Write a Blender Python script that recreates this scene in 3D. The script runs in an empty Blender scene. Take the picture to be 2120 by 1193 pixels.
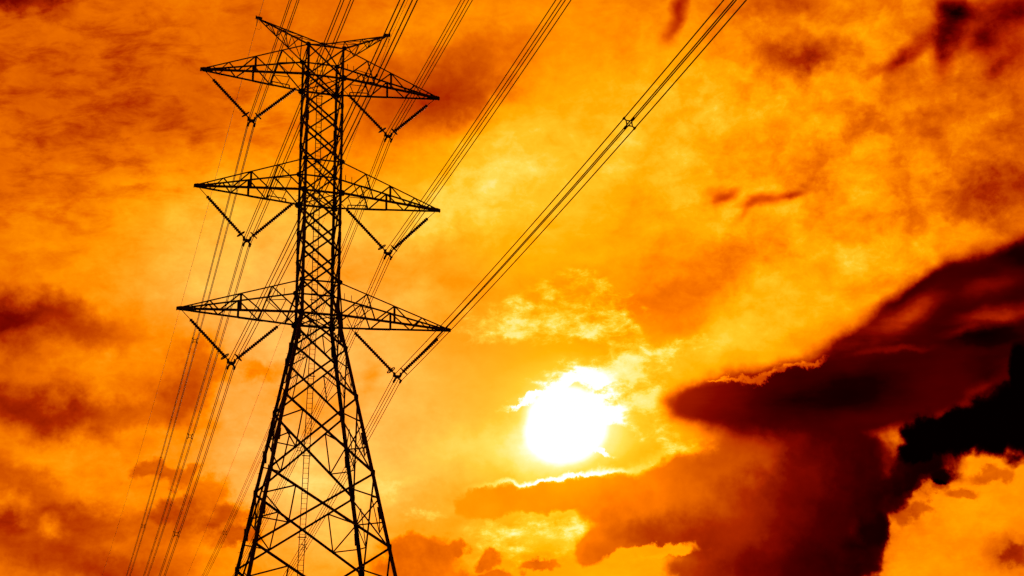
import bpy, math, random
from mathutils import Vector, Matrix

scene = bpy.context.scene
COL = scene.collection
random.seed(7)

# ------------------------------------------------------------------ camera
cam_data = bpy.data.cameras.new('camera')
cam_data.sensor_width = 36.0
cam_data.lens = 53.95
cam_data.clip_end = 20000.0
cam = bpy.data.objects.new('camera', cam_data)
COL.objects.link(cam)
FWD = Vector((0.27683302, 0.884044, 0.37660282)).normalized()
RIGHT = Vector((0.95706856, -0.28871161, -0.02579485)).normalized()
UP = RIGHT.cross(FWD).normalized()
CAM_POS = Vector((-18.655, -110.394, 1.60))
cam.matrix_world = Matrix(((RIGHT.x, UP.x, -FWD.x, CAM_POS.x), (RIGHT.y, UP.y, -FWD.y, CAM_POS.y),
                           (RIGHT.z, UP.z, -FWD.z, CAM_POS.z), (0, 0, 0, 1)))
scene.camera = cam

# ------------------------------------------------------------------ exposure
scene.view_settings.view_transform = 'Standard'
scene.view_settings.look = 'None'
scene.view_settings.exposure = 0.0
scene.view_settings.gamma = 1.0
scene.view_settings.use_curve_mapping = False
scene.cycles.use_denoising = False
scene.cycles.use_adaptive_sampling = True
scene.cycles.adaptive_threshold = 0.03
scene.cycles.adaptive_min_samples = 8

# ------------------------------------------------------------------ sun
SUN_AZ, SUN_EL = math.radians(19.31), math.radians(17.0)      # azimuth from +Y towards +X
SUN_DIR = Vector((math.cos(SUN_EL) * math.sin(SUN_AZ), math.cos(SUN_EL) * math.cos(SUN_AZ), math.sin(SUN_EL)))
sun_data = bpy.data.lights.new('sun', 'SUN')
sun_data.energy = 2.0
sun_data.angle = math.radians(0.53)
sun_data.color = (1.0, 0.62, 0.28)
sun = bpy.data.objects.new('sun', sun_data)
COL.objects.link(sun)
sun.rotation_euler = (-SUN_DIR).to_track_quat('-Z', 'Y').to_euler()
sun.location = (0, 0, 120)

# ------------------------------------------------------------------ sky
# Clouds are placed by direction, in degrees right of / above the sun:
# (right, above, half width, half height, tilt, weight)
SHEET = [
    (14.78, -2.71, 2.99, 0.88, 2.9, -0.06), (12.59, -4.04, 1.4, 1.23, -2.0, -0.04), (16.0, -5.56, 1.57, 0.87, -2.0, -0.04),
    (1.88, 10.43, 7.65, 4.75, 17.7, 0.045), (9.09, 9.56, 5.44, 2.91, 17.8, 0.03), (-13.23, 8.31, 5.15, 2.94, -2.4, 0.04),
    (-18.54, 12.83, 7.08, 4.85, -2.6, -0.035), (-12.72, 15.01, 5.57, 2.44, -2.7, -0.02), (-20.84, 17.38, 2.28, 0.79, -12.7, -0.34),
    (-17.77, 14.86, 6.0, 1.69, -10.7, -0.04), (-13.89, 12.06, 3.7, 2.06, 7.6, -0.08), (-18.92, 12.47, 4.3, 1.49, -6.6, -0.05),
    (-10.68, 14.54, 2.78, 2.25, -2.6, -0.02), (-4.71, 13.14, 3.12, 2.05, 12.6, -0.2), (-3.54, 12.25, 2.2, 1.49, 7.6, -0.12),
    (-7.03, 12.68, 2.58, 2.97, -2.6, -0.07), (-8.8, 15.39, 4.44, 1.32, -2.7, -0.03), (-2.37, 14.15, 1.65, 1.12, -2.6, -0.05),
    (-18.41, 7.97, 6.1, 2.03, -2.4, 0.03), (-12.5, 7.73, 4.77, 3.13, 7.6, 0.12), (-7.15, 8.42, 3.65, 1.66, 7.6, 0.08),
    (-4.05, 8.11, 3.46, 1.29, 19.8, 0.1), (-4.99, 7.23, 3.64, 1.1, 17.7, 0.04), (0.58, 9.93, 4.75, 3.66, 27.8, 0.09),
    (-0.61, 7.41, 3.64, 1.64, 32.8, 0.03), (-2.52, 10.07, 2.01, 2.75, -22.6, 0.06), (4.34, 4.84, 5.42, 1.44, 21.8, -0.07),
    (3.08, 4.71, 2.35, 1.08, 17.8, -0.03), (0.39, 5.18, 2.71, 0.91, -2.3, -0.03), (4.47, 11.42, 2.0, 3.13, -22.9, 0.05),
    (5.66, 13.41, 2.92, 2.22, 17.7, 0.05), (8.95, 13.63, 1.72, 1.02, -18.0, -0.17), (10.59, 13.74, 1.64, 0.65, 17.7, -0.12),
    (9.22, 15.3, 2.91, 0.56, -2.7, -0.1), (11.72, 14.44, 1.64, 1.66, 17.7, 0.05), (9.02, 11.59, 4.34, 1.1, 2.5, 0.07),
    (12.52, 12.73, 2.0, 1.1, 17.7, 0.02), (6.14, 8.41, 3.06, 1.46, -2.5, 0.05), (7.34, 7.08, 3.96, 0.91, 7.7, 0.05),
    (11.1, 10.03, 2.0, 0.73, 27.8, -0.08), (9.59, 8.81, 1.09, 0.55, 17.8, -0.06), (15.45, 7.64, 4.32, 1.08, 17.8, -0.15),
    (16.75, 8.5, 2.7, 1.62, 17.8, -0.1), (13.67, 10.83, 3.59, 1.65, -2.5, -0.03), (16.93, 11.24, 2.15, 2.2, -2.6, -0.05),
    (9.76, 5.34, 5.96, 1.25, 25.7, 0.075), (7.7, 3.62, 4.67, 1.07, 17.8, 0.06), (6.1, 4.04, 1.62, 1.08, 17.8, 0.03),
    (13.93, 6.25, 3.61, 0.72, 22.7, 0.07), (5.14, 2.64, 3.58, 1.25, 7.8, 0.06), (-20.11, 4.91, 3.16, 1.0, -20.0, -0.22),
    (-21.23, 4.22, 2.05, 1.09, -31.6, -0.22), (-18.64, 4.12, 3.69, 1.27, -12.1, -0.11), (-16.59, 5.69, 3.68, 1.28, -2.3, 0.04),
    (-20.14, 1.44, 3.5, 1.08, -12.0, -0.2), (-17.76, 0.99, 2.93, 0.72, -2.2, -0.1), (-21.24, 2.21, 1.84, 1.09, -2.2, -0.08),
    (-17.0, 2.78, 2.19, 0.73, 17.7, 0.04), (-14.08, 1.94, 1.72, 1.37, 32.9, -0.17), (-15.2, 1.07, 1.63, 0.73, 17.8, -0.08),
    (-13.51, 3.19, 1.09, 0.74, 38.0, -0.08), (-11.24, 2.55, 1.46, 0.4, -7.2, -0.12), (-9.92, 0.51, 2.35, 1.26, 7.8, -0.07),
    (-9.02, 0.12, 1.44, 1.08, 27.8, -0.06), (-7.26, 1.5, 0.54, 0.72, -41.8, -0.08), (-17.97, -0.81, 4.38, 0.9, -7.0, 0.07),
    (-19.46, -3.8, 5.83, 1.6, -11.7, -0.22), (-20.17, -1.63, 2.76, 0.89, -21.6, -0.1), (-15.99, -2.85, 4.72, 0.62, -5.0, -0.12),
    (-13.1, -3.49, 3.61, 0.89, 2.9, -0.07), (-15.29, -4.66, 3.62, 0.71, -2.0, -0.08), (-9.85, 3.23, 4.73, 3.61, -2.3, 0.1),
    (-11.05, -1.06, 3.98, 2.86, -2.1, 0.1), (-8.56, -2.58, 2.88, 2.84, -2.1, 0.09), (-12.37, 5.15, 3.66, 1.64, -2.3, 0.07),
    (-5.98, 4.89, 2.0, 0.91, -2.3, 0.06), (-5.56, 0.89, 3.25, 2.69, -2.2, 0.07), (-4.91, -1.29, 3.59, 1.6, 2.9, 0.07),
    (-2.02, -1.04, 4.3, 1.6, 2.9, 0.07), (-6.37, -1.95, 1.08, 0.36, 7.8, 0.06), (14.32, -4.46, 3.52, 1.57, 7.9, 0.02),
    (16.01, -2.76, 2.1, 1.05, -2.1, 0.05), (16.19, -5.39, 1.05, 0.7, -2.0, -0.08), (2.31, -0.48, 1.96, 1.25, -2.1, 0.04),
    (-1.6, -3.98, 2.85, 0.71, -2.0, 0.09), (0.38, -3.79, 1.07, 0.71, -2.0, 0.06),
]
SCUD = [
    (4.94, 15.59, 0.4, 1.12, -23.1, 0.28), (4.44, 14.59, 0.4, 0.74, -28.1, 0.14), (6.41, 8.32, 0.62, 0.33, 22.8, 0.26),
    (5.93, 8.45, 0.58, 0.43, 47.7, 0.14), (7.93, 8.07, 1.26, 0.33, 5.7, 0.26), (8.93, 8.21, 0.61, 0.25, 9.7, 0.18),
    (7.09, 7.63, 0.73, 0.25, 47.6, 0.12), (15.11, 14.31, 0.72, 1.67, -15.0, 0.32), (15.65, 15.18, 1.08, 0.63, -2.7, 0.26),
    (14.66, 12.91, 0.47, 1.03, -7.8, 0.2), (16.5, 14.21, 0.75, 1.22, -23.3, 0.14), (17.63, 15.0, 1.01, 0.82, -2.7, 0.3),
    (13.65, 13.42, 1.47, 0.44, 42.7, 0.28), (12.62, 12.82, 1.09, 0.29, 17.7, 0.12), (17.6, 13.23, 1.44, 2.03, -2.6, 0.14),
    (16.66, 12.54, 0.92, 0.33, 37.7, 0.12), (16.18, 13.58, 0.74, 0.9, 47.5, 0.14), (16.93, 14.01, 2.16, 1.85, -2.7, 0.1),
]
WISP = [
    (-0.56, 4.04, 3.88, 1.19, 1.7, 0.95), (1.39, 3.32, 2.34, 0.54, -14.3, 0.6), (-2.57, 3.57, 2.17, 0.61, -8.3, 0.75),
    (2.62, 2.46, 2.51, 0.47, 5.8, 0.75), (4.6, 2.75, 2.16, 0.36, 12.8, 0.45), (1.51, 1.73, 2.87, 0.54, 0.8, 1.1),
    (2.91, 0.93, 2.14, 1.18, -17.2, 1.0), (1.8, 0.34, 1.61, 0.64, 7.8, 1.2), (-1.13, 0.97, 1.8, 0.18, 9.8, 0.75),
    (0.68, 1.46, 1.26, 0.54, 17.8, 0.8), (4.07, -1.08, 1.95, 0.64, -22.1, 0.75), (5.14, -0.94, 0.89, 0.46, 7.8, 0.7),
    (3.68, -1.6, 1.79, 0.46, 22.7, 0.75), (1.52, -1.22, 0.46, 0.16, -6.1, 1.0), (1.64, 4.95, 2.88, 0.54, -22.4, 0.35),
    (0.21, 5.37, 1.63, 0.44, -2.3, 0.3), (-6.01, -1.87, 0.9, 0.25, 5.8, 0.35), (-5.33, -3.05, 1.44, 0.32, 2.9, 0.35),
    (-1.59, -3.72, 2.86, 0.6, 1.9, 0.62), (-1.08, -4.62, 2.32, 0.7, -2.0, 0.4), (-2.87, -4.73, 1.43, 0.63, -2.0, 0.5),
    (-6.62, 1.65, 0.72, 0.72, -51.8, 0.2), (3.25, 0.56, 1.07, 0.71, -2.2, 0.6), (0.39, -3.52, 1.07, 0.42, 22.7, 0.45),
    (3.0, -4.94, 1.51, 0.32, 11.9, 0.2),
]
HEAP = [
    (-15.78, -1.16, 0.82, 0.43, -7.0, 0.0), (-14.96, -1.37, 1.09, 0.5, -11.9, 0.0), (-13.43, -1.96, 1.13, 0.86, -11.9, 0.0),
    (-13.99, -2.66, 1.81, 0.54, -2.0, 0.0), (-12.72, -2.97, 1.45, 0.54, 2.9, 0.0), (-12.2, -3.7, 1.08, 0.43, -2.0, 0.0),
    (-14.24, -1.39, 0.64, 0.29, 48.1, 0.0),
]
HEAPLIT = [
    (-21.0, -2.32, 1.1, 0.65, -2.0, 0.2), (-19.46, -3.0, 0.62, 0.47, 7.8, 0.14), (-20.19, -3.42, 1.1, 0.46, -2.0, 0.06),
    (-16.92, -3.89, 1.09, 0.39, -2.0, 0.06), (-20.92, -3.13, 1.1, 0.36, -11.8, -0.05),
]
FRINGE = [
    (7.6, 1.68, 1.25, 0.25, 12.8, 0.6), (9.22, 2.03, 0.98, 0.21, 11.8, 0.5), (5.97, 1.44, 0.89, 0.16, 5.8, 0.4),
]
LOWDARK = [
    (6.89, -1.54, 2.14, 0.79, 22.7, -0.1), (9.34, -2.34, 1.05, 1.6, -22.2, -0.03), (4.28, -4.01, 1.95, 0.88, -2.0, 0.12),
    (2.15, -4.03, 1.95, 0.88, -2.0, 0.08), (6.69, -5.59, 3.52, 1.05, -2.0, 0.06), (1.04, -4.87, 1.07, 0.53, -2.0, 0.06),
]
BANK = [
    (17.24, 5.03, 2.68, 1.51, 15.8, 0.0), (15.4, 4.21, 3.05, 1.6, 22.7, 0.0), (13.19, 2.86, 3.41, 1.51, 22.7, 0.0),
    (10.62, 1.52, 3.58, 1.33, 17.8, 0.0), (8.08, 0.64, 3.56, 1.39, 5.8, 0.0), (5.57, 0.56, 1.96, 0.86, -2.2, 0.0),
    (13.62, 1.23, 3.38, 1.59, 12.8, 0.0), (16.69, 2.18, 3.0, 3.02, -2.3, 0.0), (8.75, -0.01, 2.12, 0.82, -10.2, 0.0),
    (14.77, 2.62, 2.65, 2.14, -2.3, 0.0), (10.89, 0.09, 1.78, 0.97, 7.8, 0.0), (9.61, -0.67, 1.77, 0.78, -2.1, 0.0),
    (10.28, -1.22, 1.41, 0.64, -2.1, 0.0), (9.49, 0.5, 4.62, 1.6, 5.8, 0.0), (12.18, 0.93, 3.56, 1.42, 12.8, 0.0),
    (15.0, 3.5, 3.59, 1.59, 22.7, 0.0), (11.39, 2.66, 2.69, 0.82, 25.7, 0.0), (13.8, 4.18, 2.7, 0.89, 25.7, 0.0),
]
BANKDARK = [
    (10.22, 0.74, 3.02, 0.8, 2.8, 0.08), (15.48, 2.68, 1.77, 0.61, -2.3, 0.12), (17.11, 5.76, 1.06, 0.54, -2.4, 0.06),
    (15.93, 1.32, 1.06, 0.71, -2.2, 0.06),
]
BANKLIT = [
    (12.26, 2.21, 1.6, 0.16, 1.8, 0.16), (16.06, 3.37, 1.96, 0.43, 11.8, 0.2), (13.24, 3.75, 1.44, 0.53, 27.7, 0.12),
    (14.96, 2.79, 1.07, 0.21, 9.8, 0.14), (11.94, 2.91, 2.16, 0.71, 25.7, 0.16), (10.33, 2.79, 1.62, 0.53, 25.7, 0.16),
    (16.29, 1.48, 0.71, 0.36, -2.2, 0.06), (15.89, 0.79, 1.25, 0.42, 17.8, 0.14), (7.01, 0.77, 3.56, 0.89, -2.2, 0.03),
    (15.96, 4.54, 1.61, 0.53, 17.8, 0.1),
]
LOW = [
    (-2.98, -2.78, 1.11, 0.6, 9.8, 0.0), (-1.19, -2.63, 1.7, 0.6, 3.9, 0.0), (0.6, -2.64, 1.61, 0.6, 1.9, 0.0),
    (2.2, -2.97, 1.78, 1.06, -2.1, 0.0), (4.53, -2.52, 2.67, 1.41, 12.8, 0.0), (6.87, -2.07, 2.84, 1.5, 5.9, 0.0),
    (2.68, -4.05, 2.31, 0.88, 7.9, 0.0), (1.06, -4.52, 1.07, 0.7, 17.8, 0.0), (5.35, -3.96, 2.83, 1.58, -2.0, 0.0),
    (8.21, -3.54, 3.35, 2.46, -2.0, 0.0), (10.38, -2.56, 2.12, 1.94, -2.1, 0.0), (9.53, -5.16, 1.93, 1.4, -2.0, 0.0),
    (6.69, -5.59, 3.35, 1.05, -2.0, 0.0), (12.16, -2.44, 1.42, 0.63, 22.7, 0.0), (13.57, -2.41, 0.63, 0.46, -2.1, 0.0),
    (9.21, -1.36, 1.59, 0.78, -2.1, 0.0), (11.01, -3.99, 0.88, 1.05, -2.0, 0.0), (12.89, -2.03, 1.42, 0.6, 12.8, 0.0),
]
PUFF = [
    (13.45, -2.88, 0.6, 0.28, -2.1, 0.0), (12.72, -3.43, 0.49, 0.39, -2.0, 0.0), (16.36, -5.4, 0.59, 0.45, -2.0, 0.0),
    (15.5, -2.48, 1.06, 0.35, 7.9, 0.0), (12.17, -3.76, 0.39, 0.49, -2.0, 0.0), (14.31, -3.23, 0.7, 0.25, -2.1, 0.0),
]
LOWHOLE = [
    (2.91, -4.86, 1.69, 0.3, 11.9, 0.0), (1.92, -5.16, 0.71, 0.21, 17.8, 0.0),
]
FOOT = [
    (-5.72, -4.19, 1.18, 0.57, -2.0, 0.0), (-5.38, -4.65, 1.36, 0.88, -2.0, 0.0), (-6.29, -4.97, 1.08, 0.71, -2.0, 0.0),
    (-4.47, -4.32, 0.72, 0.39, 7.9, 0.0), (-3.24, -4.99, 0.54, 0.39, -2.0, 0.0), (-1.28, -5.18, 0.78, 0.28, -2.0, 0.0),
    (-5.05, -5.45, 1.61, 0.53, -2.0, 0.0), (-3.08, -5.52, 0.89, 0.25, -2.0, 0.0),
]
CUM = [
    (13.4, -0.9, 1.07, 0.91, 12.8, 0.0), (14.56, -0.73, 1.32, 0.97, 2.9, 0.0), (15.8, -0.63, 1.41, 1.16, 7.9, 0.0),
    (16.88, -0.32, 1.41, 1.68, -2.2, 0.0), (16.88, 1.1, 0.6, 1.24, -2.2, 0.0), (12.93, -1.41, 0.89, 0.6, 17.8, 0.0),
]

world = bpy.data.worlds.new('World')
scene.world = world
world.use_nodes = True
world.cycles.sampling_method = 'MANUAL'
world.cycles.sample_map_resolution = 512
nt = world.node_tree
nt.nodes.clear()


class V:
    """a value in the sky's node graph"""
    def __init__(self, sock): self.s = sock
    def __add__(self, o): return math_node('ADD', self, o)
    __radd__ = __add__
    def __sub__(self, o): return math_node('SUBTRACT', self, o)
    def __rsub__(self, o): return math_node('SUBTRACT', o, self)
    def __mul__(self, o): return math_node('MULTIPLY', self, o)
    __rmul__ = __mul__
    def __truediv__(self, o): return math_node('DIVIDE', self, o)


def plug(inp, v):
    if isinstance(v, V):
        nt.links.new(v.s, inp)
    else:
        inp.default_value = v


def math_node(op, a, b=None, c=None):
    n = nt.nodes.new('ShaderNodeMath')
    n.operation = op
    for i, v in enumerate((a, b, c)):
        if v is not None:
            plug(n.inputs[i], v)
    return V(n.outputs[0])


def vec(op, a, b=None, scale=None):
    n = nt.nodes.new('ShaderNodeVectorMath')
    n.operation = op
    plug(n.inputs[0], a)
    if b is not None:
        plug(n.inputs[1], b)
    if scale is not None:
        plug(n.inputs['Scale'], scale)
    return V(n.outputs['Value' if op in ('DOT_PRODUCT', 'LENGTH') else 'Vector'])


def step(x, lo, hi, a=0.0, b=1.0, smooth=True):
    n = nt.nodes.new('ShaderNodeMapRange')
    n.interpolation_type = 'SMOOTHSTEP' if smooth else 'LINEAR'
    n.clamp = True
    plug(n.inputs[0], x)
    for i, v in enumerate((lo, hi, a, b)):
        n.inputs[1 + i].default_value = v
    return V(n.outputs[0])


def lerp(a, b, f):
    n = nt.nodes.new('ShaderNodeMix')
    n.data_type = 'FLOAT'
    plug(n.inputs[0], f)
    plug(n.inputs[2], a)
    plug(n.inputs[3], b)
    return V(n.outputs[0])


def noise(co, scale, detail=6.0, rough=0.55, stretch=(1, 1, 1), rot=0.0, distort=0.0, color=False, seed=0.0):
    m = nt.nodes.new('ShaderNodeMapping')
    m.vector_type = 'POINT'
    m.inputs['Location'].default_value = (seed, seed * 0.7, seed * 1.3)
    m.inputs['Rotation'].default_value = (0, 0, math.radians(rot))
    m.inputs['Scale'].default_value = stretch
    plug(m.inputs['Vector'], co)
    n = nt.nodes.new('ShaderNodeTexNoise')
    n.noise_dimensions = '3D'
    n.inputs['Scale'].default_value = scale
    n.inputs['Detail'].default_value = detail
    n.inputs['Roughness'].default_value = rough
    n.inputs['Distortion'].default_value = distort
    nt.links.new(m.outputs[0], n.inputs['Vector'])
    return V(n.outputs['Color' if color else 0])


def ellipse(co, e):
    """distance from the centre of a tilted ellipse, 1 on its edge (co carries z = 1)"""
    c, n = math.cos(math.radians(e[4])), math.sin(math.radians(e[4]))
    x = vec('DOT_PRODUCT', co, (c / e[2], n / e[2], -(e[0] * c + e[1] * n) / e[2]))
    y = vec('DOT_PRODUCT', co, (-n / e[3], c / e[3], -(e[1] * c - e[0] * n) / e[3]))
    return math_node('SQRT', math_node('MULTIPLY_ADD', x, x, y * y))


def soft_sum(co, lst, start=0.0, grow=1.35):
    t = None
    for e in lst:
        s = step(ellipse(co, e), 0.0, grow, e[5], 0.0)
        t = s if t is None else t + s
    return t + start


def mass(co, lst, blend=0.25):
    """signed body of a cloud built from lobes: 0 on the edge, 1 in the middle"""
    t = None
    for e in lst:
        s = 1.0 - ellipse(co, e)
        t = s if t is None else math_node('SMOOTH_MAX', t, s, blend)
    return t


def curve(x, pts):
    t = None
    for (x0, y0), (x1, y1) in zip(pts, pts[1:]):
        s = step(x, x0, x1, 0.0, y1 - y0, smooth=False)
        t = s if t is None else t + s
    return t + pts[0][1]


def lin(c):
    return tuple((x / 255 / 12.92) if x / 255 <= 0.04045 else ((x / 255 + 0.055) / 1.055) ** 2.4 for x in c) + (1.0,)


tc = nt.nodes.new('ShaderNodeTexCoord')
DIR = V(tc.outputs['Generated'])
AXR = Vector((math.cos(SUN_AZ), -math.sin(SUN_AZ), 0))
AXU = AXR.cross(SUN_DIR)
d_s = vec('DOT_PRODUCT', DIR, tuple(SUN_DIR))
d_r = vec('DOT_PRODUCT', DIR, tuple(AXR))
d_u = vec('DOT_PRODUCT', DIR, tuple(AXU))
den = math_node('MAXIMUM', d_s, 0.15) * (1 / 57.2958)
cx = nt.nodes.new('ShaderNodeCombineXYZ')
plug(cx.inputs[0], d_r / den)
plug(cx.inputs[1], d_u / den)
cx.inputs[2].default_value = 1.0
UV = V(cx.outputs[0])
ahead = step(d_s, 0.45, 0.75)                     # the clouds in view stand ahead; behind, the plain sheet goes on
angle = math_node('ARCCOSINE', math_node('MINIMUM', d_s, 1.0)) * 57.2958

half = (0.5, 0.5, 0.5)
warp_m = vec('SUBTRACT', noise(DIR, 13, 5, 0.55, color=True), half)
warp_f = vec('SUBTRACT', noise(DIR, 62, 7, 0.6, color=True, seed=3.1), half)
UV_SOFT = vec('ADD', vec('ADD', UV, vec('MULTIPLY', warp_m, (3.2, 3.2, 0.0))), vec('MULTIPLY', warp_f, (1.7, 1.7, 0.0)))
UV_CRISP = vec('ADD', vec('ADD', UV, vec('MULTIPLY', warp_m, (1.5, 1.5, 0.0))), vec('MULTIPLY', warp_f, (1.5, 1.5, 0.0)))
UV_SILK = vec('ADD', vec('ADD', UV, vec('MULTIPLY', warp_m, (1.3, 1.3, 0.0))), vec('MULTIPLY', warp_f, (0.45, 0.45, 0.0)))
UV_LOW = vec('ADD', vec('ADD', UV, vec('MULTIPLY', warp_m, (1.0, 1.0, 0.0))), vec('MULTIPLY', warp_f, (0.9, 0.9, 0.0)))

# --- the high sheet
t = curve(angle, [(3.0, 0.72), (12.0, 0.71), (19.0, 0.635), (30.0, 0.57)]) - step(angle, 30.0, 120.0, 0.0, 0.22)
t = t + soft_sum(UV_SOFT, SHEET) * ahead
mott = noise(DIR, 34, 9, 0.69, stretch=(1, 1, 1.5), distort=0.4, seed=1.7) - 0.5
puff = noise(DIR, 21, 7, 0.55, stretch=(1, 1, 1.3), distort=0.9, seed=9.7) - 0.5
fine = noise(DIR, 78, 7, 0.66, stretch=(1, 1, 1.5), distort=0.5, seed=7.7) - 0.5
broad = noise(DIR, 11, 4, 0.55, stretch=(1, 1, 1.6), seed=8.3) - 0.5
streak = noise(UV, 0.42, 8, 0.6, stretch=(0.38, 1.3, 1), rot=-28, distort=0.3, seed=5.5) - 0.5
ripple = noise(UV, 0.62, 7, 0.62, stretch=(0.9, 2.2, 1), rot=-2, distort=0.35, seed=2.5) - 0.5
rip_w = step(ellipse(UV, (-18.0, 13.0, 12.0, 7.0, 0)), 0.3, 1.2, 1.0, 0.0)
right_w = step(ellipse(UV, (12.5, 10.5, 10.0, 7.5, 0)), 0.35, 1.3, 1.0, 0.0)
near_w = step(angle, 2.5, 9.0, 0.25, 1.0)
t = t + mott * (0.12 + right_w * 0.14) * near_w + puff * (0.05 + right_w * 0.20) * near_w + fine * (0.12 + right_w * 0.11) * near_w + broad * 0.11 * near_w + streak * 0.16 * near_w * (1.0 - rip_w)
vor = nt.nodes.new('ShaderNodeTexVoronoi')
vor.voronoi_dimensions = '2D'
vor.feature = 'SMOOTH_F1'
vor.inputs['Scale'].default_value = 0.62
vor.inputs['Detail'].default_value = 1.5
vor.inputs['Smoothness'].default_value = 0.55
plug(vor.inputs['Vector'], vec('ADD', UV, vec('MULTIPLY', vec('ADD', warp_f, vec('SCALE', warp_m, scale=0.5)), (2.6, 2.0, 0.0))))
clump = 0.50 - V(vor.outputs['Distance'])
t = t + clump * (right_w * 0.12 + 0.03) * near_w
rip = step(ripple, -0.08, 0.24)
t = t - rip * rip_w * 0.14

# --- lit wisps round the sun
glow = step(angle, 1.2, 5.2, 1.0, 0.0)
t = t + glow * 0.09
w_tex = noise(UV, 1.25, 8, 0.62, stretch=(0.7, 1.2, 1), rot=-8, distort=0.15, seed=4.4) - 0.5
w_f = soft_sum(UV_CRISP, WISP, grow=1.3)
w_a = step(w_f * 0.55 + (w_tex * 2.2 + fine * 0.8) * step(w_f, 0.02, 0.35), 0.0, 0.80)
t = lerp(t, 0.93 + w_tex * 0.16 + fine * 0.12 + step(angle, 1.4, 2.7, 0.12, 0.0), w_a * 0.9)

# --- scud: dark red rags
sc = soft_sum(UV_SILK, SCUD, grow=1.3)
t = t - sc * (1.0 + streak * 0.6)

lump = noise(DIR, 52, 3, 0.5, distort=0.3, seed=11.3) - 0.5

# --- brown heaps on the lower left
fbm = noise(DIR, 46, 9, 0.6, seed=6.2) - 0.5
hp = mass(UV_CRISP, HEAP)
t = t - step(hp + fbm * 1.1, -0.12, 0.55) * 0.15
t = t + soft_sum(UV_CRISP, HEAPLIT) * (1.0 + fbm * 2.0)

# --- long dark bank on the right
bk = mass(UV_SILK, BANK, 0.3)
bk_n = bk + streak * 0.45 + fbm * 0.38
bk_a = step(bk_n, -0.24, 0.32)
bk_t = step(bk + streak * 0.3, -0.12, 0.40, 0.38, 0.15) - soft_sum(UV_SILK, BANKDARK) + soft_sum(UV_SILK, BANKLIT) * (0.9 + streak * 2.2 + fbm * 1.2) + streak * 0.12 + broad * 0.14 + step(angle, 3.5, 8.0, 0.20, 0.0)
t = lerp(t, bk_t, bk_a)

fr = step(soft_sum(UV_CRISP, FRINGE) + fbm * 0.9, 0.18, 0.55)
t = t + fr * 0.30

# --- lower bank under the sun, its top edge rimmed with light
lo = mass(UV_LOW, LOW, 0.2)
hole = mass(UV_CRISP, LOWHOLE, 0.2)
lo = math_node('MINIMUM', lo, hole * -0.5 + 0.02)
sep = nt.nodes.new('ShaderNodeSeparateXYZ')
plug(sep.inputs[0], UV_SOFT)
far_r = step(V(sep.outputs[0]), 8.0, 11.0)
lo_n = lo + fbm * (0.22 + far_r * 0.30) + lump * (0.25 + far_r * 0.65)
near_rim = step(angle, 2.0, 5.0, 1.0, 0.0)
rim = step(lo_n, -0.30, -0.04) * step(lo_n, -0.02, 0.10, 1.0, 0.0) * near_rim * step(V(sep.outputs[1]), -3.7, -2.7)
t = t + rim * 0.17
u_pos = V(sep.outputs[0]) - V(sep.outputs[1]) * 0.3
lo_t = curve(u_pos, [(-3.0, 0.665), (2.0, 0.645), (3.5, 0.605), (5.0, 0.54), (7.0, 0.40), (9.0, 0.27), (11.5, 0.15), (14.0, 0.06)])
lo_t = lo_t + fbm * 0.10 + broad * 0.10 - soft_sum(UV_CRISP, LOWDARK)
merge = step(V(sep.outputs[0]), 3.2, 6.0) * step(V(sep.outputs[1]), -3.4, -2.0)
t = lerp(t, lo_t, lerp(step(lo_n, -0.05, 0.20), step(lo_n, -0.45, 0.50), math_node('MAXIMUM', merge, far_r * 0.35)))
ft = mass(UV_CRISP, FOOT, 0.2) + fbm * 0.9
t = lerp(t, 0.54 + fbm * 0.35, step(ft, -0.15, 0.4) * 0.8)
pf = mass(UV_CRISP, PUFF, 0.2) + fbm * 1.2
t = t - step(pf, -0.2, 0.5) * 0.14

# --- near black cumulus in front
cu = mass(UV_LOW, CUM, 0.15) + lump * 0.75 + fbm * 0.22
t = lerp(t, 0.01 + step(cu, 0.0, 0.3, 0.08, 0.0), step(cu, -0.14, 0.22))

# --- the sun itself
t = t + step(angle, 1.1, 3.3, 0.10, 0.0) + step(angle, 0.6, 1.85, 0.25, 0.0)

ramp = nt.nodes.new('ShaderNodeValToRGB')
stops = [(0.0, (0, 0, 0)), (0.10, (26, 0, 0)), (0.20, (76, 0, 0)), (0.30, (126, 9, 0)), (0.40, (174, 41, 0)), (0.50, (205, 78, 0)),
         (0.60, (232, 106, 0)), (0.70, (252, 142, 0)), (0.78, (255, 166, 4)), (0.85, (255, 190, 36)), (0.90, (255, 214, 84)),
         (0.95, (255, 236, 158)), (1.0, (255, 255, 255))]
el = ramp.color_ramp.elements
while len(el) < len(stops):
    el.new(0.5)
for e, (p, c) in zip(el, stops):
    e.position = p
    e.color = lin(c)
plug(ramp.inputs[0], t)

# thin veil on the left scatters a little more pale light
veil = step(ellipse(UV, (-10.5, 1.0, 9.0, 9.0, 0)), 0.2, 1.2, 1.0, 0.0) * step(t, 0.66, 0.84) * 0.085
cb = nt.nodes.new('ShaderNodeCombineXYZ')
plug(cb.inputs[2], veil)
# the scud and the bank's frayed edge pass only red light
red = math_node('MINIMUM', sc * 1.5 + bk_a * 0.25, 0.6)
cr = nt.nodes.new('ShaderNodeCombineXYZ')
cr.inputs[0].default_value = 1.0
plug(cr.inputs[1], 1.0 - red)
cr.inputs[2].default_value = 1.0
col = vec('MULTIPLY', vec('ADD', V(ramp.outputs[0]), V(cb.outputs[0])), V(cr.outputs[0]))

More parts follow.
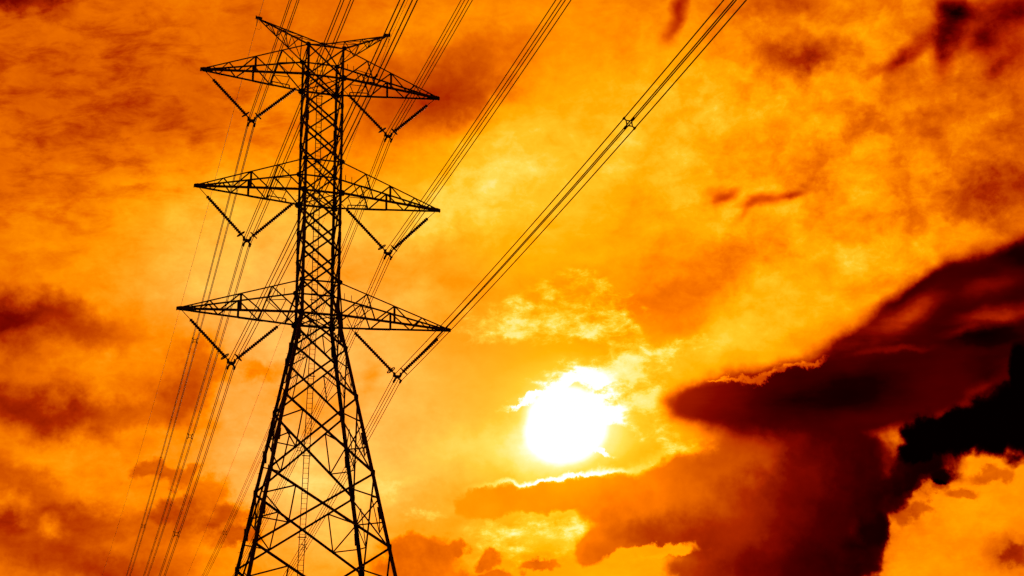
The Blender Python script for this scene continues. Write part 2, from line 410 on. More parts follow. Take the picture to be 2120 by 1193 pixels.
# clear air above the clouds, seen through the warm sheet
sky = nt.nodes.new('ShaderNodeTexSky')
sky.sky_type = 'NISHITA'
sky.sun_disc = False
sky.sun_elevation = SUN_EL
sky.sun_rotation = SUN_AZ
air = vec('SCALE', vec('MULTIPLY', V(sky.outputs[0]), (0.05, 0.012, 0.0)), scale=step(t, 0.45, 0.8, 0.0, 0.3))
bg = nt.nodes.new('ShaderNodeBackground')
plug(bg.inputs['Color'], vec('ADD', col, air))
bg.inputs['Strength'].default_value = 1.0
wo = nt.nodes.new('ShaderNodeOutputWorld')
nt.links.new(bg.outputs[0], wo.inputs['Surface'])

# ------------------------------------------------------------------ materials
def material(name, base, rough, spots, scale, metallic=0.0, spec=0.5, bump=0.0):
    m = bpy.data.materials.new(name)
    m.use_nodes = True
    t = m.node_tree
    b = t.nodes['Principled BSDF']
    co = t.nodes.new('ShaderNodeTexCoord')
    n = t.nodes.new('ShaderNodeTexNoise')
    n.inputs['Scale'].default_value = scale
    n.inputs['Detail'].default_value = 6
    t.links.new(co.outputs['Object'], n.inputs['Vector'])
    r = t.nodes.new('ShaderNodeValToRGB')
    r.color_ramp.elements[0].position = 0.35
    r.color_ramp.elements[0].color = (*base, 1)
    r.color_ramp.elements[1].position = 0.72
    r.color_ramp.elements[1].color = (*spots, 1)
    t.links.new(n.outputs[0], r.inputs[0])
    t.links.new(r.outputs[0], b.inputs['Base Color'])
    b.inputs['Roughness'].default_value = rough
    b.inputs['Metallic'].default_value = metallic
    b.inputs['Specular IOR Level'].default_value = spec
    if bump:
        u = t.nodes.new('ShaderNodeBump')
        u.inputs['Strength'].default_value = bump
        t.links.new(n.outputs[0], u.inputs['Height'])
        t.links.new(u.outputs[0], b.inputs['Normal'])
    return m


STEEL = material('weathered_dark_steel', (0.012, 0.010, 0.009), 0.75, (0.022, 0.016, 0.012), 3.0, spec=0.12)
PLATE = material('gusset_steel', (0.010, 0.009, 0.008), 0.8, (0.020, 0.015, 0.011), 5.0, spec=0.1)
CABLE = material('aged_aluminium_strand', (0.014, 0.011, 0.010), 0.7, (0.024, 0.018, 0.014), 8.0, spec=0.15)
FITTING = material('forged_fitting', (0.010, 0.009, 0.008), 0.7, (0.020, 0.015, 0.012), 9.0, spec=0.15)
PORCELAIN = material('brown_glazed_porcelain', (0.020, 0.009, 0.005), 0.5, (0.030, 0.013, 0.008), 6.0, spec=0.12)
CONCRETE = material('footing_concrete', (0.30, 0.29, 0.27), 0.9, (0.22, 0.21, 0.20), 2.0, bump=0.2)
FIELD = material('dry_field', (0.055, 0.060, 0.022), 0.95, (0.095, 0.075, 0.040), 0.08, spec=0.1, bump=0.3)


# ------------------------------------------------------------------ helpers
def link(name, data, parent=None, mat=None):
    o = bpy.data.objects.new(name, data)
    COL.objects.link(o)
    if parent is not None:
        o.parent = parent
    if mat is not None and data is not None and not data.materials:
        data.materials.append(mat)
    return o


def empty(name, loc=(0, 0, 0), parent=None):
    o = link(name, None, parent)
    o.empty_display_size = 0.5
    o.location = loc
    return o


def tag(o, label, cat, group=None):
    o['label'] = label
    o['category'] = cat
    if group:
        o['group'] = group
    return o


def mesh(name, verts, faces, smooth=False):
    me = bpy.data.meshes.new(name)
    me.from_pydata([tuple(v) for v in verts], [], faces)
    me.update()
    if smooth:
        me.shade_smooth()
    return me


def angle_profile(t):
    return [(0, 0), (1, 0), (1, t), (t, t), (t, 1), (0, 1)]


def prism(name, prof):
    n = len(prof)
    v = [(x, y, 0) for x, y in prof] + [(x, y, 1) for x, y in prof]
    f = [(i, (i + 1) % n, (i + 1) % n + n, i + n) for i in range(n)]
    f += [tuple(reversed(range(n))), tuple(range(n, 2 * n))]
    return mesh(name, v, f)


BAR_THIN = prism('angle_bar', angle_profile(0.13))
BAR_HEAVY = prism('heavy_angle_bar', angle_profile(0.16))
ROD = prism('round_rod', [(0.5 * math.cos(a * math.pi / 3), 0.5 * math.sin(a * math.pi / 3)) for a in range(6)])
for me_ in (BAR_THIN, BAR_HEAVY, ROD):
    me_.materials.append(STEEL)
PLATE_MESH = mesh('plate', [(-.5, -.5, -.5), (.5, -.5, -.5), (.5, .5, -.5), (-.5, .5, -.5), (-.5, -.5, .5), (.5, -.5, .5), (.5, .5, .5), (-.5, .5, .5)],
                  [(3, 2, 1, 0), (4, 5, 6, 7), (0, 1, 5, 4), (1, 2, 6, 5), (2, 3, 7, 6), (3, 0, 4, 7)])
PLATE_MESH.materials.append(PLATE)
# an eight-cornered gusset: a plate with its corners cut
_g = [(-.5, -.25), (-.25, -.5), (.25, -.5), (.5, -.25), (.5, .25), (.25, .5), (-.25, .5), (-.5, .25)]
GUSSET = mesh('gusset', [(x, y, -.5) for x, y in _g] + [(x, y, .5) for x, y in _g],
              [tuple(reversed(range(8))), tuple(range(8, 16))] + [(i, (i + 1) % 8, (i + 1) % 8 + 8, i + 8) for i in range(8)])
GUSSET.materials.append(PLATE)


def frame(z, out):
    """axes with z along a member and x, y spread to either side of 'out'"""
    z = z.normalized()
    o = Vector(out) - z * Vector(out).dot(z)
    if o.length < 1e-4:
        o = z.orthogonal()
    o.normalize()
    s = z.cross(o)
    return o, s, z


def place(o, origin, ax, ay, az, parent_loc):
    p = Vector(origin) - Vector(parent_loc)
    o.matrix_local = Matrix(((ax.x, ay.x, az.x, p.x), (ax.y, ay.y, az.y, p.y), (ax.z, ay.z, az.z, p.z), (0, 0, 0, 1)))


def bar(name, a, b, size, out, parent, ploc=(0, 0, 0), me=None, shift=0.0):
    """an angle bar from a to b; its heel points to 'out'"""
    a, b = Vector(a), Vector(b)
    o, s, z = frame(b - a, out)
    x = (-o + s) * (1 / math.sqrt(2))
    y = (-o - s) * (1 / math.sqrt(2))
    if x.cross(y).dot(z) < 0:
        x, y = y, x
    ob = link(name, me or BAR_THIN, parent)
    start = a + o * (size * 0.25 + shift)
    place(ob, start, x * size, y * size, (b - a), ploc)
    return ob


def rod(name, a, b, dia, parent, ploc=(0, 0, 0)):
    a, b = Vector(a), Vector(b)
    o, s, z = frame(b - a, (0.3, 0.5, 1))
    ob = link(name, ROD, parent)
    place(ob, a, o * dia, s * dia, (b - a), ploc)
    return ob


def plate(name, c, normal, upv, w, h, t, parent, ploc=(0, 0, 0), me=None):
    n = Vector(normal).normalized()
    u = Vector(upv) - n * Vector(upv).dot(n)
    u.normalize()
    s = u.cross(n)
    ob = link(name, me or GUSSET, parent)
    place(ob, c, s * w, u * h, n * t, ploc)
    return ob


def mix(a, b, t):
    return Vector(a) + (Vector(b) - Vector(a)) * t


def tube(name, pts, rad, sides=6, closed=False):
    pts = [Vector(p) for p in pts]
    v, f = [], []
    n = len(pts)
    ref = (pts[1] - pts[0]).cross(pts[n // 3] - pts[0]) if closed else Vector((0.013, 0.021, 1.0))
    if not closed and abs((pts[1] - pts[0]).normalized().z) > 0.9:
        ref = Vector((1.0, 0.02, 0.01))
    for i, p in enumerate(pts):
        d = (pts[(i + 1) % n] - pts[i - 1]) if closed else (pts[min(i + 1, n - 1)] - pts[max(i - 1, 0)])
        o, s, z = frame(d, ref)
        ref = o                            # carried along, so that the tube does not twist
        for k in range(sides):
            a = 2 * math.pi * k / sides
            v.append(p + o * (rad * math.cos(a)) + s * (rad * math.sin(a)))
    for i in range(n if closed else n - 1):
        j = (i + 1) % n
        for k in range(sides):
            l = (k + 1) % sides
            f.append((i * sides + k, i * sides + l, j * sides + l, j * sides + k))
    if not closed:
        f += [tuple(reversed(range(sides))), tuple(range((n - 1) * sides, n * sides))]
    return mesh(name, v, f, smooth=True)


# ------------------------------------------------------------------ ground
g = mesh('ground', [(-4000, -4000, 0), (4000, -4000, 0), (4000, 4000, 0), (-4000, 4000, 0)], [(0, 1, 2, 3)])
ground = link('ground', g, None, FIELD)
ground['kind'] = 'structure'

# ------------------------------------------------------------------ lattice tower
Z1U, Z1L = 68.07, 65.27
Z2U, Z2L = 57.60, 54.835
Z3U, Z3L = 47.16, 44.45
PANELS = [Z3L, 41.556, 37.51, 31.45, 25.79, 18.4, 9.6, 0.35]
W_TOP, W_WAIST = 1.50, 1.483
SLOPE = (4.844 - 1.483) / (Z3L - 25.79)
APEX = Vector((0, 0, 69.17))


def width(z):
    if z >= Z3L:
        return W_WAIST + (W_TOP - W_WAIST) * (z - Z3L) / (Z1U - Z3L)
    return W_WAIST + SLOPE * (Z3L - z)


CORNERS = [(-1, -1), (1, -1), (1, 1), (-1, 1)]
FACES = [((-1, -1), (1, -1), (0, -1, 0)), ((1, -1), (1, 1), (1, 0, 0)), ((1, 1), (-1, 1), (0, 1, 0)), ((-1, 1), (-1, -1), (-1, 0, 0))]


def node(c, z):
    w = width(z)
    return Vector((c[0] * w, c[1] * w, z))


tower = empty('lattice_tower')
tag(tower, 'tall black steel lattice tower with three tiers of crossarms, silhouetted against the sunset', 'pylon')

# legs: one bent angle each, waist to peak and waist to footing
for c in CORNERS:
    prof_hi = [(0, 0), (1, 0), (1, .16), (.16, .16), (.16, 1), (0, 1)]
    verts, faces = [], []
    # heel at the outer corner, flanges running back along the two faces
    rings = [(0.35, 0.29), (31.45, 0.275), (Z3L, 0.26), (Z3L + 0.01, 0.235), (57.0, 0.20), (Z1U, 0.18)]
    for z, s in rings:
        nd = node(c, z)
        for x, y in prof_hi:
            verts.append(nd + Vector((-c[0] * (x * s - 0.02), -c[1] * (y * s - 0.02), 0)))
    for i in range(len(rings) - 1):
        for k in range(6):
            l = (k + 1) % 6
            q = (i * 6 + k, i * 6 + l, i * 6 + 6 + l, i * 6 + 6 + k)
            faces.append(q if c[0] * c[1] > 0 else tuple(reversed(q)))
    bot, top = tuple(range(6)), tuple(range(len(verts) - 6, len(verts)))
    faces += [tuple(reversed(bot)), top] if c[0] * c[1] > 0 else [bot, tuple(reversed(top))]
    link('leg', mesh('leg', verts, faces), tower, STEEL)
    # footing: stepped concrete pier
    fw = width(0.2)
    fv, ff = [], []
    for s, z in ((1.1, -0.4), (1.1, 0.12), (0.62, 0.16), (0.55, 0.62), (0.48, 0.66)):
        fv += [(c[0] * fw + a * s, c[1] * fw + b * s, z) for a, b in CORNERS]
    for i in range(4):
        ff += [(i * 4 + k, i * 4 + (k + 1) % 4, i * 4 + 4 + (k + 1) % 4, i * 4 + 4 + k) for k in range(4)]
    ff += [(3, 2, 1, 0), (16, 17, 18, 19)]
    link('footing', mesh('footing', fv, ff), tower, CONCRETE)
    # splice cleats where the leg sections are bolted together
    for z in (61.5, 51.0, 42.6, 34.2, 28.4, 22.0):
        nd = node(c, z)
        d = node(c, z + 0.5) - nd
        sp = link('splice_cleat', BAR_HEAVY, tower)
        s = 0.26 if z > Z3L else 0.33
        ax, ay = Vector((-c[0], 0, 0)), Vector((0, -c[1], 0))
        if ax.cross(ay).z < 0:
            ax, ay = ay, ax
        place(sp, nd + Vector((c[0] * 0.035, c[1] * 0.035, -0.45)), ax * s, ay * s, d.normalized() * 0.9, (0, 0, 0))


def cross_panel(z_lo, z_hi, s1, s2, redundant=0):
    for fi, (c0, c1, out) in enumerate(FACES):
        if fi >= 2:
            c0, c1 = c1, c0               # keep the heavy diagonal falling to the right on opposite faces
        out = Vector(out)
        a_hi, b_hi, a_lo, b_lo = node(c0, z_hi), node(c1, z_hi), node(c0, z_lo), node(c1, z_lo)
        bar('diagonal_brace', a_hi, b_lo, s1, out, tower, shift=0.03)
        bar('diagonal_brace', b_hi, a_lo, s2, out, tower, shift=-0.10)
        if not redundant:
            continue
        w_hi, w_lo = width(z_hi), width(z_lo)
        tc_ = w_hi / (w_hi + w_lo)        # where the diagonals cross, measured from the top
        for (hi, lo, far_hi, far_lo) in ((a_hi, a_lo, b_hi, b_lo), (b_hi, b_lo, a_hi, a_lo)):
            pa = mix(hi, far_lo, tc_ / 2)
            pb = mix(lo, far_hi, (1 - tc_) / 2)
            q = mix(hi, lo, 0.34 if redundant > 1 else 0.45)
            s = 0.085 if redundant > 1 else 0.07
            bar('redundant_brace', q, pa, s, out, tower)
            bar('redundant_brace', pa, pb, s * 0.9, out, tower)
            bar('redundant_brace', q, pb, s * 0.9, out, tower)
            if redundant > 1:
                q2 = mix(hi, lo, 0.665)
                bar('redundant_brace', q2, pb, s * 0.85, out, tower)


def span_panels(z_lo, z_hi, n, s1, s2):
    for i in range(n):
        cross_panel(z_lo + (z_hi - z_lo) * i / n, z_lo + (z_hi - z_lo) * (i + 1) / n, s1, s2)
        if i:
            for c in CORNERS:
                nd = node(c, z_lo + (z_hi - z_lo) * i / n)
                plate('gusset_plate', nd + Vector((c[0] * 0.03, -c[1] * 0.10, 0)), (1, 0, 0), (0, 0, 1), 0.28, 0.42, 0.03, tower)
                plate('gusset_plate', nd + Vector((-c[0] * 0.10, c[1] * 0.03, 0)), (0, 1, 0), (0, 0, 1), 0.28, 0.42, 0.03, tower)


span_panels(Z2U, Z1L, 3, 0.135, 0.100)
span_panels(Z3U, Z2L, 3, 0.150, 0.110)
for zl, zu in ((Z1L, Z1U), (Z2L, Z2U), (Z3L, Z3U)):
    cross_panel(zl, zu, 0.125, 0.10)
    for z, s in ((zl, 0.15), (zu, 0.11)):
        for c0, c1, out in FACES:
            bar('horizontal_strut', node(c0, z), node(c1, z), s if out[1] else s * 0.8, out, tower, shift=0.015)
    # plan bracing inside the arm frame
    bar('plan_brace', node((-1, -1), zl), node((1, 1), zl), 0.09, (0, 0, 1), tower, shift=-0.06)
    bar('plan_brace', node((1, -1), zl), node((-1, 1), zl), 0.09, (0, 0, 1), tower, shift=0.06)
    for s in (-1, 1):
        bar('plan_brace', (s * width(zl), 0, zl), (0, -width(zl), zl), 0.07, (0, 0, 1), tower, shift=0.02)
        bar('plan_brace', (s * width(zl), 0, zl), (0, width(zl), zl), 0.07, (0, 0, 1), tower, shift=0.02)
    for c in CORNERS:
        for z, k in ((zl, 0.52), (zu, 0.40)):
            nd = node(c, z)
            plate('gusset_plate', nd + Vector((0, c[1] * 0.035, 0)), (0, 1, 0), (0, 0, 1), k, k, 0.03, tower)
            plate('gusset_plate', nd + Vector((c[0] * 0.035, 0, 0)), (1, 0, 0), (0, 0, 1), k * 0.8, k, 0.03, tower)
for i in range(len(PANELS) - 1):
    hi, lo = PANELS[i], PANELS[i + 1]
    big = i >= 2
    cross_panel(lo, hi, 0.150 if big else 0.14, 0.120 if big else 0.110, 2 if big else 1)
    for c in CORNERS:
        nd = node(c, lo)
        if lo > 1:
            for n_ in ((1, 0, 0), (0, 1, 0)):
                plate('gusset_plate', nd + Vector((-c[0] * 0.12, c[1] * 0.045, 0) if n_[1] else (c[0] * 0.045, -c[1] * 0.12, 0)), n_, (0, 0, 1), 0.32, 0.50, 0.03, tower)
for z in (18.4, 9.6):
    for c0, c1, out in FACES:
        bar('horizontal_strut', node(c0, z), node(c1, z), 0.13, out, tower, shift=0.02)

# ladder up the middle of the far face
ladder = empty('ladder', (0, width(30), 30), tower)
LADDER_W = 0.23
lad_z = [2.0 + 0.38 * k for k in range(175)]
rail_pts = [2.0, Z3L, Z1U + 0.4]
for s in (-1, 1):
    for z0, z1 in zip(rail_pts, rail_pts[1:]):
        bar('rail', (s * LADDER_W, width(z0) - 0.12, z0), (s * LADDER_W, width(z1) - 0.12, z1), 0.075, (s, 0, 0), ladder, ladder.location)
for z in lad_z:
    rod('rung', (-LADDER_W, width(z) - 0.12, z), (LADDER_W, width(z) - 0.12, z), 0.036, ladder, ladder.location)
for z in [4 + 6.1 * k for k in range(11)]:
    bar('bracket', (-LADDER_W - 0.12, width(z) - 0.02, z), (LADDER_W + 0.12, width(z) - 0.02, z), 0.06, (0, 1, 0), ladder, ladder.location)

# climbing pegs on the far left leg
bv, bf = [], []
for k in range(150):
    z = 4.0 + k * 0.42
    nd = node((-1, 1), z)
    d = Vector((-1, 0, 0)) if k % 2 else Vector((0, 1, 0))
    o, s_, zz = frame(d, (0, 0, 1))
    b0 = len(bv)
    for t_ in (0.0, 0.16):
        for a in range(4):
            bv.append(nd + d * t_ + o * (0.014 * math.cos(a * math.pi / 2)) + s_ * (0.014 * math.sin(a * math.pi / 2)))
    bf += [(b0 + a, b0 + (a + 1) % 4, b0 + 4 + (a + 1) % 4, b0 + 4 + a) for a in range(4)] + [(b0 + 7, b0 + 6, b0 + 5, b0 + 4)]
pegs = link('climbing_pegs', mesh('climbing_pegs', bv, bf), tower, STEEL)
pegs['kind'] = 'stuff'


# ------------------------------------------------------------------ crossarms
def crossarm(side, tip_x, zl, zu, hang_x, rail, low):
    root = Vector((side * width(zl), 0, zl))
    arm = empty('crossarm', root, tower)
    tip = Vector((side * tip_x, 0, zl))
    TIPS = {}
    for sy in (-1, 1):
        end = tip + Vector((0, sy * 0.10, 0))
        up, dn = node((side, sy), zu), node((side, sy), zl)
        T = lambda t: mix(end + Vector((0, 0, 0.10)), up, t)
        B = lambda t: mix(end, dn, t)
        out = Vector((0, sy, 0))
        bar('chord', end + Vector((0, 0, 0.10)), up, 0.105, out + Vector((0, 0, 0.8)), arm, root)
        bar('chord', end, dn, 0.15, out - Vector((0, 0, 0.8)), arm, root, me=BAR_HEAVY)
        # side face: a zigzag with its panels growing towards the body
        zig = [(B, 0.045), (T, 0.10), (B, 0.165), (T, 0.254), (B, 0.335), (T, 0.506), (B, 0.68), (T, 0.756), (B, 1.0)]
        for i, ((f0, t0), (f1, t1)) in enumerate(zip(zig, zig[1:])):
            bar('brace', f0(t0), f1(t1), 0.06 if i < 3 else 0.085, out, arm, root, shift=-0.02 * (i % 2))
        bar('post', T(0.506), B(0.506), 0.13, out, arm, root, me=BAR_HEAVY)
        # secondary triangles beside the body
        m1 = mix(T(0.756), B(0.68), 0.55)
        m2 = mix(T(0.756), B(1.0), 0.50)
        bar('brace', m1, m2, 0.05, out, arm, root, shift=-0.05)
        bar('brace', m1, B(0.83), 0.05, out, arm, root, shift=-0.05)
        bar('brace', m2, B(0.83), 0.05, out, arm, root, shift=-0.05)
        TIPS[sy] = (T, B)
    Tn, Bn = TIPS[-1]
    Tf, Bf = TIPS[1]
    dn_ = Vector((0, 0, -1))
    # bottom face lattice
    seq = [(Bf, 0.12), (Bn, 0.20), (Bf, 0.33), (Bn, 0.335), (Bf, 0.506), (Bn, 0.53), (Bf, 0.65), (Bn, 0.80), (Bf, 0.80), (Bn, 1.0)]
    for (f0, t0), (f1, t1) in zip(seq, seq[1:]):
        bar('brace', f0(t0), f1(t1), 0.062, dn_, arm, root, shift=0.03)
    for t in (0.33, 0.506, 0.80):
        bar('brace', Bn(t), Bf(t), 0.07, dn_, arm, root, shift=-0.02)
    bar('brace', Bn(0.506), Bf(0.72), 0.07, dn_, arm, root, shift=0.05)
    bar('brace', Bf(0.506), Bn(0.72), 0.07, dn_, arm, root, shift=-0.05)
    bar('brace', Bf(1.0), Bn(0.72), 0.06, dn_, arm, root, shift=-0.05)
    # top face and the cross frame at half reach
    seq = [(Tn, 0.254), (Tf, 0.36), (Tn, 0.506)]
    for (f0, t0), (f1, t1) in zip(seq, seq[1:]):
        bar('brace', f0(t0), f1(t1), 0.05, (0, 0, 1), arm, root)
    bar('brace', Tn(0.506), Tf(0.506), 0.07, (0, 0, 1), arm, root)
    bar('brace', Tn(0.506), Bf(0.506), 0.065, (side, 0, 0), arm, root, shift=0.03)
    bar('brace', Tf(0.506), Bn(0.506), 0.065, (side, 0, 0), arm, root, shift=-0.03)
    bar('brace', Tn(0.756), Tf(0.756), 0.06, (0, 0, 1), arm, root)
    # tip: two cheek plates and an end plate
    ax = Vector((-side, 0, 0.06))
    for sy in (-1, 1):
        plate('tip_plate', tip + Vector((-side * 0.42, sy * 0.15, 0.09)), (0, 1, 0), (0, 0, 1), 1.0, 0.24, 0.04, arm, root)
    plate('tip_plate', tip + Vector((side * 0.09, 0, 0.04)), (1, 0, 0), (0, 0, 1), 0.26, 0.22, 0.05, arm, root, me=PLATE_MESH)
    plate('tip_plate', tip + Vector((-side * 0.30, 0, -0.02)), (0, 0, 1), (1, 0, 0), 0.24, 0.80, 0.03, arm, root, me=PLATE_MESH)
    # beam that carries the inner insulator string
    hx = Vector((side * hang_x, 0, zl))
    tt = (tip_x - hang_x) / (tip_x - width(zl))
    bar('hanger_beam', Bn(tt), Bf(tt), 0.12, dn_, arm, root, shift=0.02)
    if low:
        for sy in (-1, 1):
            T, B = TIPS[sy]
            bar('brace', node((side, sy), zu), B(tt), 0.12, (side, sy, 0), arm, root)
            bar('brace', B(tt), node((side, sy), zl + 0.9), 0.06, (0, sy, 0), arm, root, shift=-0.05)
    # upright pegs on the far top chord, hand rail on the far bottom chord
    for t in (0.84, 0.90):
        p = Tf(t)
        rod('upright_peg', p, p + Vector((0, 0, 0.55)), 0.05, arm, root)
    if rail:
        p0, p1 = Bf(0.70), Bf(0.875)
        hr = Vector((0, 0, 0.34))
        bar('hand_rail', p0 + hr, p1 + hr, 0.07, (0, 1, 0), arm, root)
        bar('hand_rail', p0, p0 + hr, 0.07, (0, 1, 0), arm, root)
        bar('hand_rail', p1, p1 + hr, 0.08, (0, 1, 0), arm, root)
        bar('hand_rail', p0 + Vector((0, .05, .04)), p1 + Vector((0, .05, .04)), 0.12, (0, 1, 0), arm, root)
    return tip


ARMS = {1: (9.85, Z1L, Z1U), 2: (9.82, Z2L, Z2U), 3: (10.59, Z3L, Z3U)}
HANG = {1: 1.64, 2: 1.64, 3: 2.33}
for lv, (tx, zl, zu) in ARMS.items():
    for side in (-1, 1):
        crossarm(side, tx, zl, zu, HANG[lv], lv < 3, lv == 3)

# ------------------------------------------------------------------ earth wire peaks
PEAK = {}
for side in (-1, 1):
    tip = Vector((side * 5.58, 0, 70.83))
    PEAK[side] = tip
    root = Vector((0, 0, Z1U))
    arm = empty('earth_wire_peak', root, tower)
    n_, f_, c_ = node((side, -1), Z1U), node((side, 1), Z1U), APEX
    for e, s in ((c_, 0.11), (n_, 0.11), (f_, 0.10)):
        bar('chord', tip, e, s, (e - Vector((0, 0, Z1U))) if e is not c_ else (0, 0, 1), arm, root)
    for k, (t0, t1) in enumerate(((0.20, 0.20), (0.20, 0.42), (0.42, 0.42), (0.42, 0.68), (0.68, 0.68), (0.68, 0.95))):
        bar('brace', mix(tip, c_, t0), mix(tip, f_, t1), 0.06, (0, 1, 0.5), arm, root)
        bar('brace', mix(tip, c_, t1), mix(tip, n_, t0), 0.055, (0, -1, 0.5), arm, root)
    for t in (0.20, 0.42, 0.68):
        bar('brace', mix(tip, n_, t), mix(tip, f_, t), 0.055, (0, 0, -1), arm, root)
    for t0, t1 in ((0.20, 0.42), (0.42, 0.68), (0.68, 1.0)):
        bar('brace', mix(tip, n_, t0), mix(tip, f_, t1), 0.05, (0, 0, -1), arm, root, shift=0.03)
    plate('tip_plate', tip + Vector((-side * 0.16, 0, 0.02)), (0, 1, 0), (0, 0, 1), 0.55, 0.22, 0.10, arm, root)
    plate('tip_plate', tip + Vector((side * 0.08, 0, 0.04)), (1, 0, 0), (0, 0, 1), 0.18, 0.26, 0.08, arm, root, me=PLATE_MESH)
for c in CORNERS:
    bar('peak_strut', APEX, node(c, Z1U), 0.10, (0, 0, 1), tower)
plate('gusset_plate', APEX + Vector((0, -0.04, -0.02)), (0, 1, 0), (0, 0, 1), 0.55, 0.24, 0.05, tower)


# ------------------------------------------------------------------ conductors
NEAR_M, NEAR_B = 0.00099, 0.00042
FAR_M, FAR_B = -0.00408, 0.00039
NEAR_A = {1: -0.09167, 2: -0.09442, 3: -0.09473}
FAR_A = {1: -0.1340, 2: -0.1233, 3: -0.1159}
YOKE = {(1, -1): (-5.664, 61.19), (1, 1): (5.581, 61.22), (2, -1): (-5.617, 50.637), (2, 1): (5.606, 50.656), (3, -1): (-6.40, 40.446), (3, 1): (6.398, 40.315)}
SPREAD = 0.25


def line_point(lv, side, s, dx=0.0, dz=0.0):
    """s metres along the line from the tower, negative towards the viewer"""
    x, z = YOKE[(lv, side)]
    z -= 0.12
    d = abs(s)
    if s < 0:
        return Vector((x + NEAR_M * d + dx, s, z + NEAR_A[lv] * d + NEAR_B * d * d + dz))
    return Vector((x + FAR_M * d + dx, s, z + FAR_A[lv] * d + FAR_B * d * d + dz))


def spacer_mesh():
    v, f = [], []

    def add(me):
        b = len(v)
        v.extend(x.co.copy() for x in me.vertices)
        f.extend(tuple(b + i for i in p.vertices) for p in me.polygons)
    q = 0.155
    ring = [(-q, 0, -q), (q, 0, -q), (q, 0, q), (-q, 0, q)]
    bow = []
    for i in range(4):
        a, b = Vector(ring[i]), Vector(ring[(i + 1) % 4])
        m = (a + b) / 2 * 0.86
        bow += [a, m]
    add(tube('frame', bow, 0.034, 6, closed=True))
    for x, z in ((-1, -1), (1, -1), (1, 1), (-1, 1)):
        add(tube('arm', [(x * q * 0.9, 0, z * q * 0.9), (x * 0.19, 0, z * 0.19), (x * (SPREAD + 0.02), 0, z * (SPREAD + 0.02))], 0.036, 6))
        add(tube('jaw', [(x * SPREAD, -0.09, z * SPREAD), (x * SPREAD, 0.09, z * SPREAD)], 0.055, 6))
    return mesh('spacer', v, f)


SPACER = spacer_mesh()
SPACER.materials.append(FITTING)
WORDS = {1: 'top', 2: 'middle', 3: 'lowest'}
for lv in (1, 2, 3):
    for side in (-1, 1):
        hand = 'left' if side < 0 else 'right'
        org = line_point(lv, side, 0)
        bundle = empty('conductor_bundle', org)
        tag(bundle, f'four parallel black power conductors hung under the {WORDS[lv]} {hand} crossarm', 'power line', 'conductor bundles on the tower')
        stations = [-230 + 2.5 * k for k in range(92)] + [0.0] + [2.5 + 2.5 * k for k in range(128)]
        for dx in (-SPREAD, SPREAD):
            for dz in (-SPREAD, SPREAD):
                pts = [line_point(lv, side, s, dx, dz) - org for s in stations]
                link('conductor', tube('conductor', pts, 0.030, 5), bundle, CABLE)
        for s in (-165, -108, -49.8, 40.2, 101.5, 160, 220):
            o = link('spacer', SPACER, bundle)
            o.location = line_point(lv, side, s + (0.9 if side > 0 and s > 0 else 0) + (-0.9 if side < 0 else 0.0)) - org
            if s > 0:
                o.rotation_euler = (0, math.radians(random.uniform(-2, 2)), 0)
            else:
                o.rotation_euler = (0, math.radians(random.uniform(-6, 2)), 0)

for side in (-1, 1):
    hand = 'left' if side < 0 else 'right'
    tip = PEAK[side]
    org = tip + Vector((0, 0, -0.55))
    ew = empty('earth_wire', org)
    tag(ew, f'hair-thin earth wire running over the {hand} peak at the tower top', 'earth wire', 'earth wires at the tower top')
    fa, fb = ((-0.0419, 0.00018) if side < 0 else (-0.1254, 0.00022))
    pts = []
    for k in range(-92, 129):
        s = 2.5 * k
        d = abs(s)
        pts.append(Vector((NEAR_M * d if s < 0 else FAR_M * d, s, (-0.045 * d + 0.0003 * d * d) if s < 0 else fa * d + fb * d * d)))
    link('strand', tube('strand', pts, 0.016, 4), ew, CABLE)
    link('hanger', tube('hanger', [(0, 0, 0.5), (0, 0, 0.25), (0, 0, 0.0)], 0.022, 6), ew, FITTING)
    link('clamp', tube('clamp', [(0, -0.3, -0.004), (0, -0.1, 0.01), (0, 0.1, 0.01), (0, 0.3, -0.02)], 0.032, 6), ew, FITTING)
    link('jumper', tube('jumper', [(-side * 0.42 * math.sin(a), 0.5 * math.sin(a), 0.45 - 0.45 * (1 - math.cos(a))) for a in [math.pi * k / 12 for k in range(13)]], 0.012, 4), ew, CABLE)


# ------------------------------------------------------------------ V insulator sets
def string_mesh(length, n):
    """a string of cap-and-pin discs as one turned surface along +Z"""
    prof = []
    pitch = length / n
    for i in range(n):
        z = i * pitch
        prof += [(0.085, z), (0.10, z + pitch * 0.22), (0.152, z + pitch * 0.45), (0.158, z + pitch * 0.58), (0.125, z + pitch * 0.68), (0.088, z + pitch * 0.80)]
    prof.append((0.085, length))
    k = 10
    v = [(r * math.cos(2 * math.pi * a / k), r * math.sin(2 * math.pi * a / k), z) for r, z in prof for a in range(k)]
    f = []
    for i in range(len(prof) - 1):
        f += [(i * k + a, i * k + (a + 1) % k, i * k + k + (a + 1) % k, i * k + k + a) for a in range(k)]
    f += [tuple(reversed(range(k))), tuple(range(len(v) - k, len(v)))]
    return mesh('insulator_string', v, f, smooth=True)


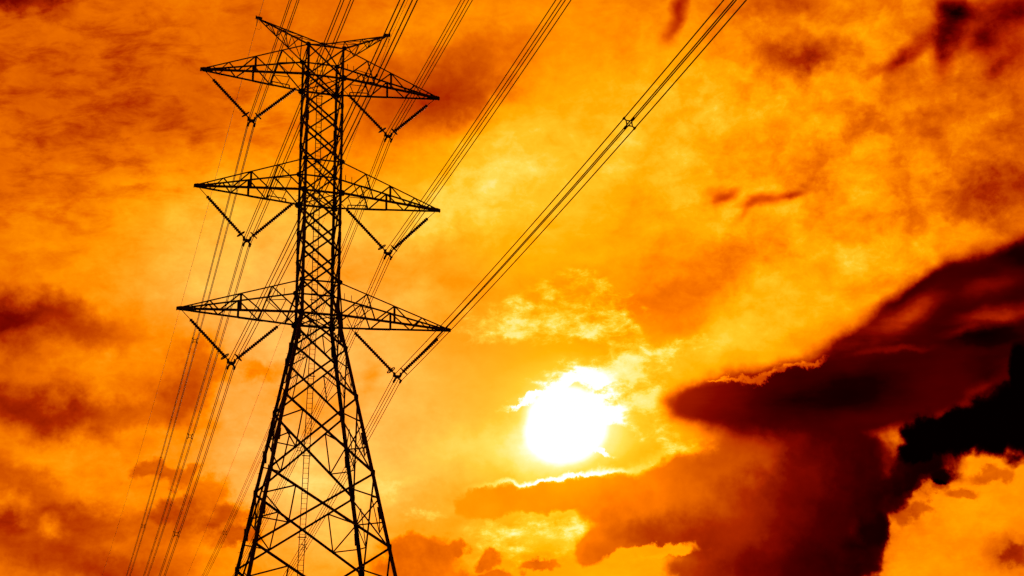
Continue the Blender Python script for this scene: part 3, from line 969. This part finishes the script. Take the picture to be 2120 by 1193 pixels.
for lv in (1, 2, 3):
    tx, zl, zu = ARMS[lv]
    for side in (-1, 1):
        hand = 'left' if side < 0 else 'right'
        yx, yz = YOKE[(lv, side)]
        yoke = Vector((yx, 0, yz))
        vs = empty('v_insulator_set', yoke)
        tag(vs, f'V-shaped pair of ribbed insulator strings under the {WORDS[lv]} {hand} crossarm', 'insulator', 'insulator sets under the crossarms')
        outer = Vector((side * (tx - 0.30), 0, zl - 0.06))
        inner = Vector((side * HANG[lv], 0, zl - 0.10))
        for top, is_outer in ((outer, True), (inner, False)):
            end = yoke + Vector(((0.24 if top.x > yx else -0.24), 0, 0.22))
            d = (top - end)
            L = d.length
            d.normalize()
            gap_top = 0.95 if is_outer else (0.95 if lv == 3 else 0.78)
            z0 = 0.30
            ln = L - gap_top - z0
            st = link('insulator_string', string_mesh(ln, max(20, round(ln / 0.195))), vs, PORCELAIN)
            o, s_, zz = frame(d, (0, 1, 0))
            if o.cross(s_).dot(zz) < 0:
                s_ = -s_
            org = end + d * z0
            place(st, org, o, s_, zz, yoke)
            link('link_rod', tube('link_rod', [(0, 0, ln - 0.02), (0, 0, ln + gap_top * 0.5), (0, 0, ln + gap_top)], 0.028, 6), st, FITTING)
            link('link_rod', tube('link_rod', [(0, 0, 0.03), (0, 0, -z0 * 0.5), (0, 0, -z0)], 0.05, 6), st, FITTING)
            # racket-shaped grading ring round the live end
            ring = [(0.02 + 0.33 * math.cos(a), 0.33 * math.sin(a), 0.08 + 0.14 * math.cos(a)) for a in [2 * math.pi * k / 18 for k in range(18)]]
            link('grading_ring', tube('grading_ring', ring, 0.045, 6, closed=True), st, FITTING)
            link('ring_stay', tube('ring_stay', [(0, -0.25, 0.13), (0, 0, -0.08), (0, 0.25, 0.13)], 0.018, 5), st, FITTING)
        # yoke: an H-shaped plate with four hanging arms
        yv = [(-.36, .26), (-.24, .34), (-.12, .12), (.12, .12), (.24, .34), (.36, .26), (.32, .05), (.26, -.05), (.13, -.16), (-.13, -.16), (-.26, -.05), (-.32, .05)]
        n = len(yv)
        ym = mesh('yoke_plate', [(x, -0.03, z) for x, z in yv] + [(x, 0.03, z) for x, z in yv],
                  [tuple(range(n)), tuple(reversed(range(n, 2 * n)))] + [(i, i + n, (i + 1) % n + n, (i + 1) % n) for i in range(n)])
        link('yoke_plate', ym, vs, FITTING)
        for sx in (-1, 1):
            link('yoke_arm', tube('yoke_arm', [(sx * 0.06, 0, -0.08), (sx * 0.12, 0, -0.16), (sx * SPREAD, 0, -0.28)], 0.065, 6), vs, FITTING)
            for dz in (-1, 1):
                p = line_point(lv, side, 0, sx * SPREAD, dz * SPREAD) - yoke
                a = NEAR_A[lv]
                b_ = FAR_A[lv]
                cl = tube('suspension_clamp', [p + Vector((0, -0.24, a * 0.24)), p + Vector((0, -0.14, 0.0)), p + Vector((0, 0, 0.03)), p + Vector((0, 0.14, 0.0)), p + Vector((0, 0.24, b_ * 0.24))], 0.088, 6)
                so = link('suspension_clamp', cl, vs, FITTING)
                link('clevis', tube('clevis', [p + Vector((0, 0, 0.02)), p + Vector((-sx * 0.02, 0, 0.12)), p + Vector((-sx * 0.05, 0, 0.22))], 0.045, 6), so, FITTING)
